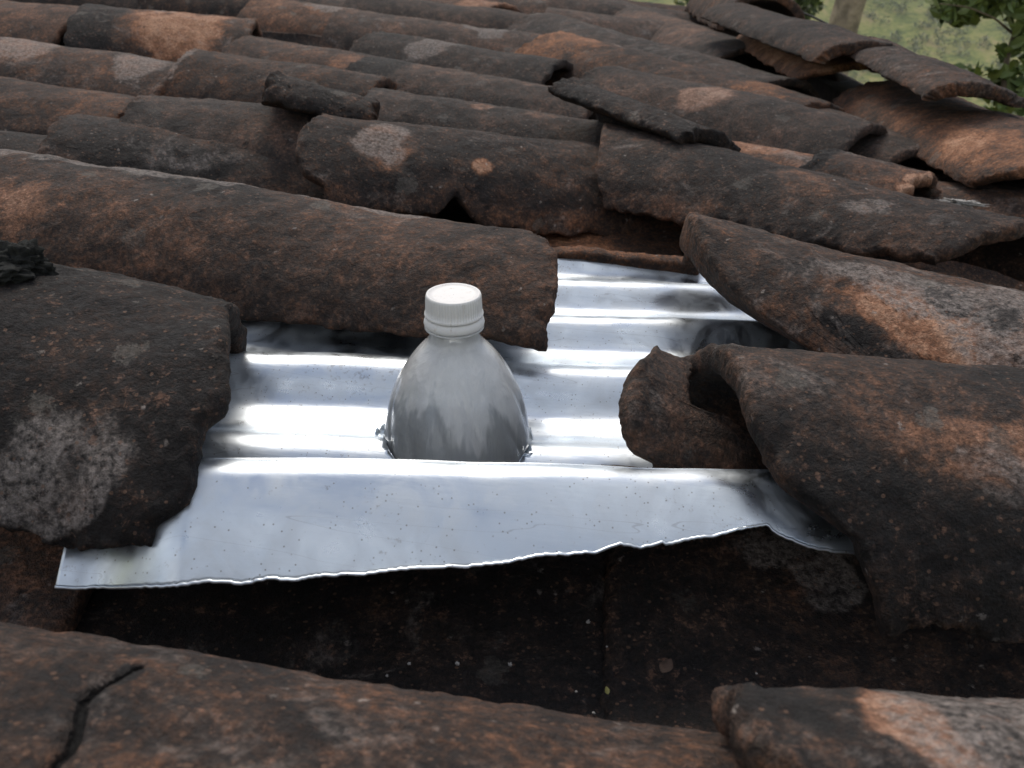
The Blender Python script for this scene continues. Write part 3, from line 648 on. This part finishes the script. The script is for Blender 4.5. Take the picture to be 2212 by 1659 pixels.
# ------------------------------------------------------------------ house under the tiles
house = empty("house", (0, 1, -3.2)); tag(house, "house under the old clay roof, its timber deck dark between the tiles", "house")
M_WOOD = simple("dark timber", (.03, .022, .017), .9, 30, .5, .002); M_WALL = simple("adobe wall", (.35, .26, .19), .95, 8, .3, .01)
def box(name, lo, hi, mat, parent, org=(0, 0, 0)):
    lo = np.array(lo)-org; hi = np.array(hi)-org
    V = [(a, b, c) for a in (lo[0], hi[0]) for b in (lo[1], hi[1]) for c in (lo[2], hi[2])]
    return mesh(name, V, [(0, 1, 3, 2), (4, 6, 7, 5), (0, 4, 5, 1), (2, 3, 7, 6), (0, 2, 6, 4), (1, 5, 7, 3)], mat, parent, False)
HO = (0, 1, -3.2)
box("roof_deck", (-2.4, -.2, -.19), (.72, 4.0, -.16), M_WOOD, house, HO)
for k in range(5): box("rafter", (-2.1, .05+k*.75, -.29), (.60, .13+k*.75, -.19), M_WOOD, house, HO)
box("ridge_beam", (.52, .2, -.19), (.60, 3.8, -.04), M_WOOD, house, HO)
box("wall", (-2.0, -.05, -3.2), (.50, 3.0, -.29), M_WALL, house, HO)

# ------------------------------------------------------------------ terrain: near yard, valley and the opposite hillside
def terrain_h(x, y):
    d = np.hypot(x, y)
    z = -3.2-np.clip((d-6)/90, 0, 1)**1.2*34
    z = z+np.clip((d-110)/420, 0, 1)**1.1*105
    return z+(np.clip(d/40, 0, 1))*(3.5*fbm(np.stack([x/60, y/60, x*0], -1), 3, 4)+1.2*fbm(np.stack([x/14, y/14, x*0], -1), 6, 3))
rr = np.concatenate([[0], np.geomspace(1.5, 900, 150)]); aa = np.linspace(0, 2*pi, 241)
Rg, Ag = np.meshgrid(rr, aa, indexing='ij'); Xt, Yt = Rg*np.cos(Ag), Rg*np.sin(Ag)
ter = mesh("hillside", np.stack([Xt, Yt, terrain_h(Xt, Yt)], -1).reshape(-1, 3), gridfaces(len(rr), 241), None)
k = NT("hillside scrub"); g = k.n('ShaderNodeNewGeometry'); v = g.outputs['Position']
a = k.noise(v, .10, 7, .65); b = k.noise(v, .8, 6, .7)
f = k.math('MULTIPLY_ADD', a, .5, k.math('MULTIPLY', b, .5))
k.l(k.ramp(f, [(.38, (.09, .125, .035)), (.46, (.18, .22, .06)), (.53, (.29, .29, .09)), (.62, (.38, .31, .15))]), k.b.inputs['Base Color'])
k.b.inputs['Roughness'].default_value = .95; k.b.inputs['Specular IOR Level'].default_value = .1
ter.data.materials.append(k.m); tag(ter, None, None, kind='structure')

# ------------------------------------------------------------------ trees
def leaf_cloud(name, cen, n, leaf, mat, parent, org, seed, flat=.6):
    """n leaves of size leaf through clumps: cen = [(x,y,z,r)]"""
    r = np.random.default_rng(seed); V = []; F = []
    w = np.array([c_[3]**2 for c_ in cen]); w = w/w.sum()
    idx = r.choice(len(cen), n, p=w)
    c_ = np.array(cen)[idx]; d = r.normal(size=(n, 3)); d /= np.linalg.norm(d, axis=1)[:, None]
    p = c_[:, :3]+d*(c_[:, 3]*(r.random(n)**.45))[:, None]*[1, 1, .8]
    a = r.normal(size=(n, 3)); a[:, 2] *= flat; a /= np.linalg.norm(a, axis=1)[:, None]
    b = np.cross(a, r.normal(size=(n, 3))); b /= np.linalg.norm(b, axis=1)[:, None]
    nr = np.cross(a, b); s = leaf*(.6+.8*r.random(n))[:, None]
    q = [p-a*s*.5, p-a*s*.15+b*s*.27+nr*s*.06, p+a*s*.25+b*s*.22+nr*s*.04, p+a*s*.55-nr*s*.05, p+a*s*.25-b*s*.22+nr*s*.04, p-a*s*.15-b*s*.27+nr*s*.06]
    V = np.stack(q, 1).reshape(-1, 3)-org; i = np.arange(n)[:, None]*6
    F = np.concatenate([i+np.array([[0, 1, 2, 3]]), i+np.array([[0, 3, 4, 5]])])
    return mesh(name, V, F, mat, parent, False)
def limb(pts, rad, seg=14, nz=.06, seed=1):
    """tube through points -> V, F"""
    pts = np.array(pts, float); n = 10*(len(pts)-1)+1; t = np.linspace(0, len(pts)-1, n)
    P = np.stack([np.interp(t, range(len(pts)), pts[:, i]) for i in range(3)], -1)
    for _ in range(3): P[1:-1] = (P[:-2]+2*P[1:-1]+P[2:])/4
    r = np.interp(t, range(len(pts)), rad); T = np.gradient(P, axis=0); T /= np.linalg.norm(T, axis=1)[:, None]
    s = np.cross(T, [.3, 1, .1]); s /= np.linalg.norm(s, axis=1)[:, None]; u = np.cross(s, T); A_ = np.linspace(0, 2*pi, seg, endpoint=False)
    nn2 = 1+nz*vnoise(np.stack([np.repeat(A_[None]*1.3, n, 0), np.repeat(t[:, None]*4, seg, 1), np.zeros((n, seg))], -1), seed)*2
    V = P[:, None]+(s[:, None]*np.cos(A_)[None, :, None]+u[:, None]*np.sin(A_)[None, :, None])*(r[:, None]*nn2)[..., None]
    a = np.arange(n*seg).reshape(n, seg); b = np.roll(a, -1, 1)
    return V.reshape(-1, 3), np.stack([a[:-1], b[:-1], b[1:], a[1:]], -1).reshape(-1, 4)
def merge(parts):
    V, F, o = [], [], 0
    for v_, f_ in parts: V.append(v_); F.append(f_+o); o += len(v_)
    return np.concatenate(V), np.concatenate(F)
def foliage(name, c1_, c2_):
    k = NT(name); g = k.n('ShaderNodeNewGeometry'); n = k.noise(g.outputs['Position'], 2.5, 4, .6)
    f = k.math('MULTIPLY_ADD', g.outputs['Random Per Island'], .6, k.math('MULTIPLY', n, .4))
    k.l(k.mix(f, (*c1_, 1), (*c2_, 1)), k.b.inputs['Base Color']); k.b.inputs['Roughness'].default_value = .5
    return k.m
M_FOL = foliage("tree foliage", (.035, .06, .015), (.12, .17, .045)); M_FOL2 = foliage("sapling foliage", (.07, .12, .03), (.19, .23, .06))
M_BARK = simple("pale bark", (.30, .24, .18), .9, 9, .45, .02); M_TWIG = simple("twig bark", (.12, .09, .06), .9, 40, .4, .002)
def tree(label, base, trunk, rad, crowns, n, lf, mat, bark, seed, branches=(), group=None, name="broadleaf_tree"):
    e = empty(name, tuple(base)); org = np.array(base)
    parts = [limb(trunk, rad, 16, .08, seed)]+[limb(b_, r_, 8, .05, seed+3) for b_, r_ in branches]
    V, F = merge(parts); mesh("trunk", V-org, F, bark, e); leaf_cloud("crown", crowns, n, lf, mat, e, org, seed)
    tag(e, label, "tree", group); return e
def gz(p): return float(terrain_h(np.array([p[0]]), np.array([p[1]]))[0])
# thick pale trunk behind the ridge
p0 = WD(1822, 30, 7.0); d0 = np.array([p0[0], p0[1], gz(p0)-.1])
tr_pts = [d0, p0, p0+np.array([.25, .15, 1.2]), p0+np.array([.3, .5, 3.0]), p0+np.array([.1, .9, 5])]
rg = np.random.default_rng(5)
cr1 = [(*(p0+np.array([rg.uniform(-2.4, 2.4), rg.uniform(-1.2, 2.8), rg.uniform(2.2, 5.2)])), rg.uniform(.5, 1.0)) for _ in range(26)]
tree("tree with a thick pale trunk standing beyond the ridge caps", d0, tr_pts, [.15, .12, .10, .07, .03], cr1, 9000, .11, M_FOL, M_BARK, 5,
     [([tr_pts[2], np.array(c_[:3])], [.05, .012]) for c_ in cr1[:10]])
# green bush left of the trunk
p1 = WD(1745, 22, 9.0); d1 = np.array([p1[0], p1[1], gz(p1)])
cr2 = [(*(p1+np.array([rg.uniform(-1.0, .12), rg.uniform(-.3, 1.5), rg.uniform(-1.8, .6)])), rg.uniform(.22, .42)) for _ in range(26)]
tree("bushy green tree left of the thick pale trunk", d1, [d1, p1+np.array([-.3, .3, -.6]), p1+np.array([-.3, .3, .3])], [.08, .05, .02], cr2, 9000, .09, M_FOL, M_TWIG, 8)
# sapling at the right edge
tp = [WD(2160, 330, 2.6), WD(2165, 220, 2.6), WD(2172, 140, 2.6), WD(2190, 75, 2.62), WD(2235, 20, 2.65), WD(2290, -60, 2.7)]
d2 = np.array([tp[0][0], tp[0][1], gz(tp[0])])
e = empty("sapling", tuple(d2)); parts = [limb([d2]+tp, [.02, .012, .010, .008, .007, .006, .004], 10)]
tw = [(WD(2190, 75, 2.62), WD(2150, 40, 2.55), WD(2090, 15, 2.5), WD(2030, 8, 2.45)), (WD(2172, 140, 2.6), WD(2140, 175, 2.6), WD(2110, 195, 2.6)), (WD(2235, 20, 2.65), WD(2230, -60, 2.6), WD(2190, -120, 2.5)),
      (WD(2172, 160, 2.6), WD(2200, 150, 2.6), WD(2240, 130, 2.6)), (WD(2190, 75, 2.62), WD(2215, 62, 2.6), WD(2260, 60, 2.6))]
for q in tw: parts.append(limb(q, list(np.linspace(.004, .0012, len(q))), 6))
V, F = merge(parts); mesh("stem", V-d2, F, M_TWIG, e)
spots3 = [(2045, 18, .05), (2085, 10, .05), (2065, 38, .035), (2100, 30, .04), (2120, 5, .04), (2150, 12, .04), (2200, 30, .045), (2215, 60, .04), (2160, 108, .022), (2175, 122, .02), (2150, 160, .035), (2165, 185, .045), (2130, 190, .035), (2100, 150, .022),
          (2060, 150, .02), (2170, 215, .045), (2150, 240, .05), (2190, 170, .04), (2210, 130, .04), (2200, 100, .03), (2230, 90, .05), (2230, 170, .06), (2180, -30, .1), (2240, -10, .1), (2120, -60, .12), (2240, 220, .06)]
leaf_cloud("crown", [(*WD(a_, b_, 2.55+.1*rl.random()), r_) for a_, b_, r_ in spots3], 620, .05, M_FOL2, e, d2, 12, .8)
tag(e, "slender sapling with glossy leaves at the top right picture edge", "sapling")
# shrubs scattered over the opposite slope
M_SH = foliage("far shrub foliage", (.07, .10, .035), (.20, .24, .10))
rs = np.random.default_rng(21); Vs = []; n_sh = 0
Cs = []
for _ in range(500):
    px_, py_ = rs.uniform(1650, 2300), rs.uniform(-120, 330); r_ = M3@np.array([(px_-1106)/FPX, (829.5-py_)/FPX, 1.0])
    t = np.linspace(30, 600, 400); P = CAM+r_*t[:, None]; hgt = terrain_h(P[:, 0], P[:, 1]); i = np.argmax(P[:, 2] < hgt)
    if P[i, 2] < hgt[i]: Cs.append((P[i, 0], P[i, 1], hgt[i]+.6, rs.uniform(.8, 2.2)))
o = leaf_cloud("hillside_shrubs", Cs, 22000, .5, M_SH, None, np.zeros(3), 33); tag(o, None, None, kind='stuff')
# black cable behind the ridge
cab = [WD(1660, 5, 2.6), WD(1700, 14, 2.55), WD(1760, 38, 2.5), WD(1815, 66, 2.45), WD(1860, 90, 2.4)]
V, F = limb(cab, [.003]*5, 8, 0); o = mesh("cable", V, F, simple("black rubber", (.015, .015, .016), .5, 50, .1, 0)); tag(o, "black cable crossing behind the ridge near the top edge", "cable")

# ------------------------------------------------------------------ haze in the valley air
hz = box("haze", (-950, -950, -75), (950, 950, 90), None, None)
hm = bpy.data.materials.new("haze air"); hm.use_nodes = True; hm.node_tree.nodes.clear()
ho = nn(hm.node_tree, 'ShaderNodeOutputMaterial'); pv = nn(hm.node_tree, 'ShaderNodeVolumePrincipled')
pv.inputs['Density'].default_value = .0008; pv.inputs['Color'].default_value = (.97, .97, .93, 1)
hm.node_tree.links.new(pv.outputs[0], ho.inputs['Volume']); hz.data.materials.append(hm); tag(hz, None, None, kind='stuff')
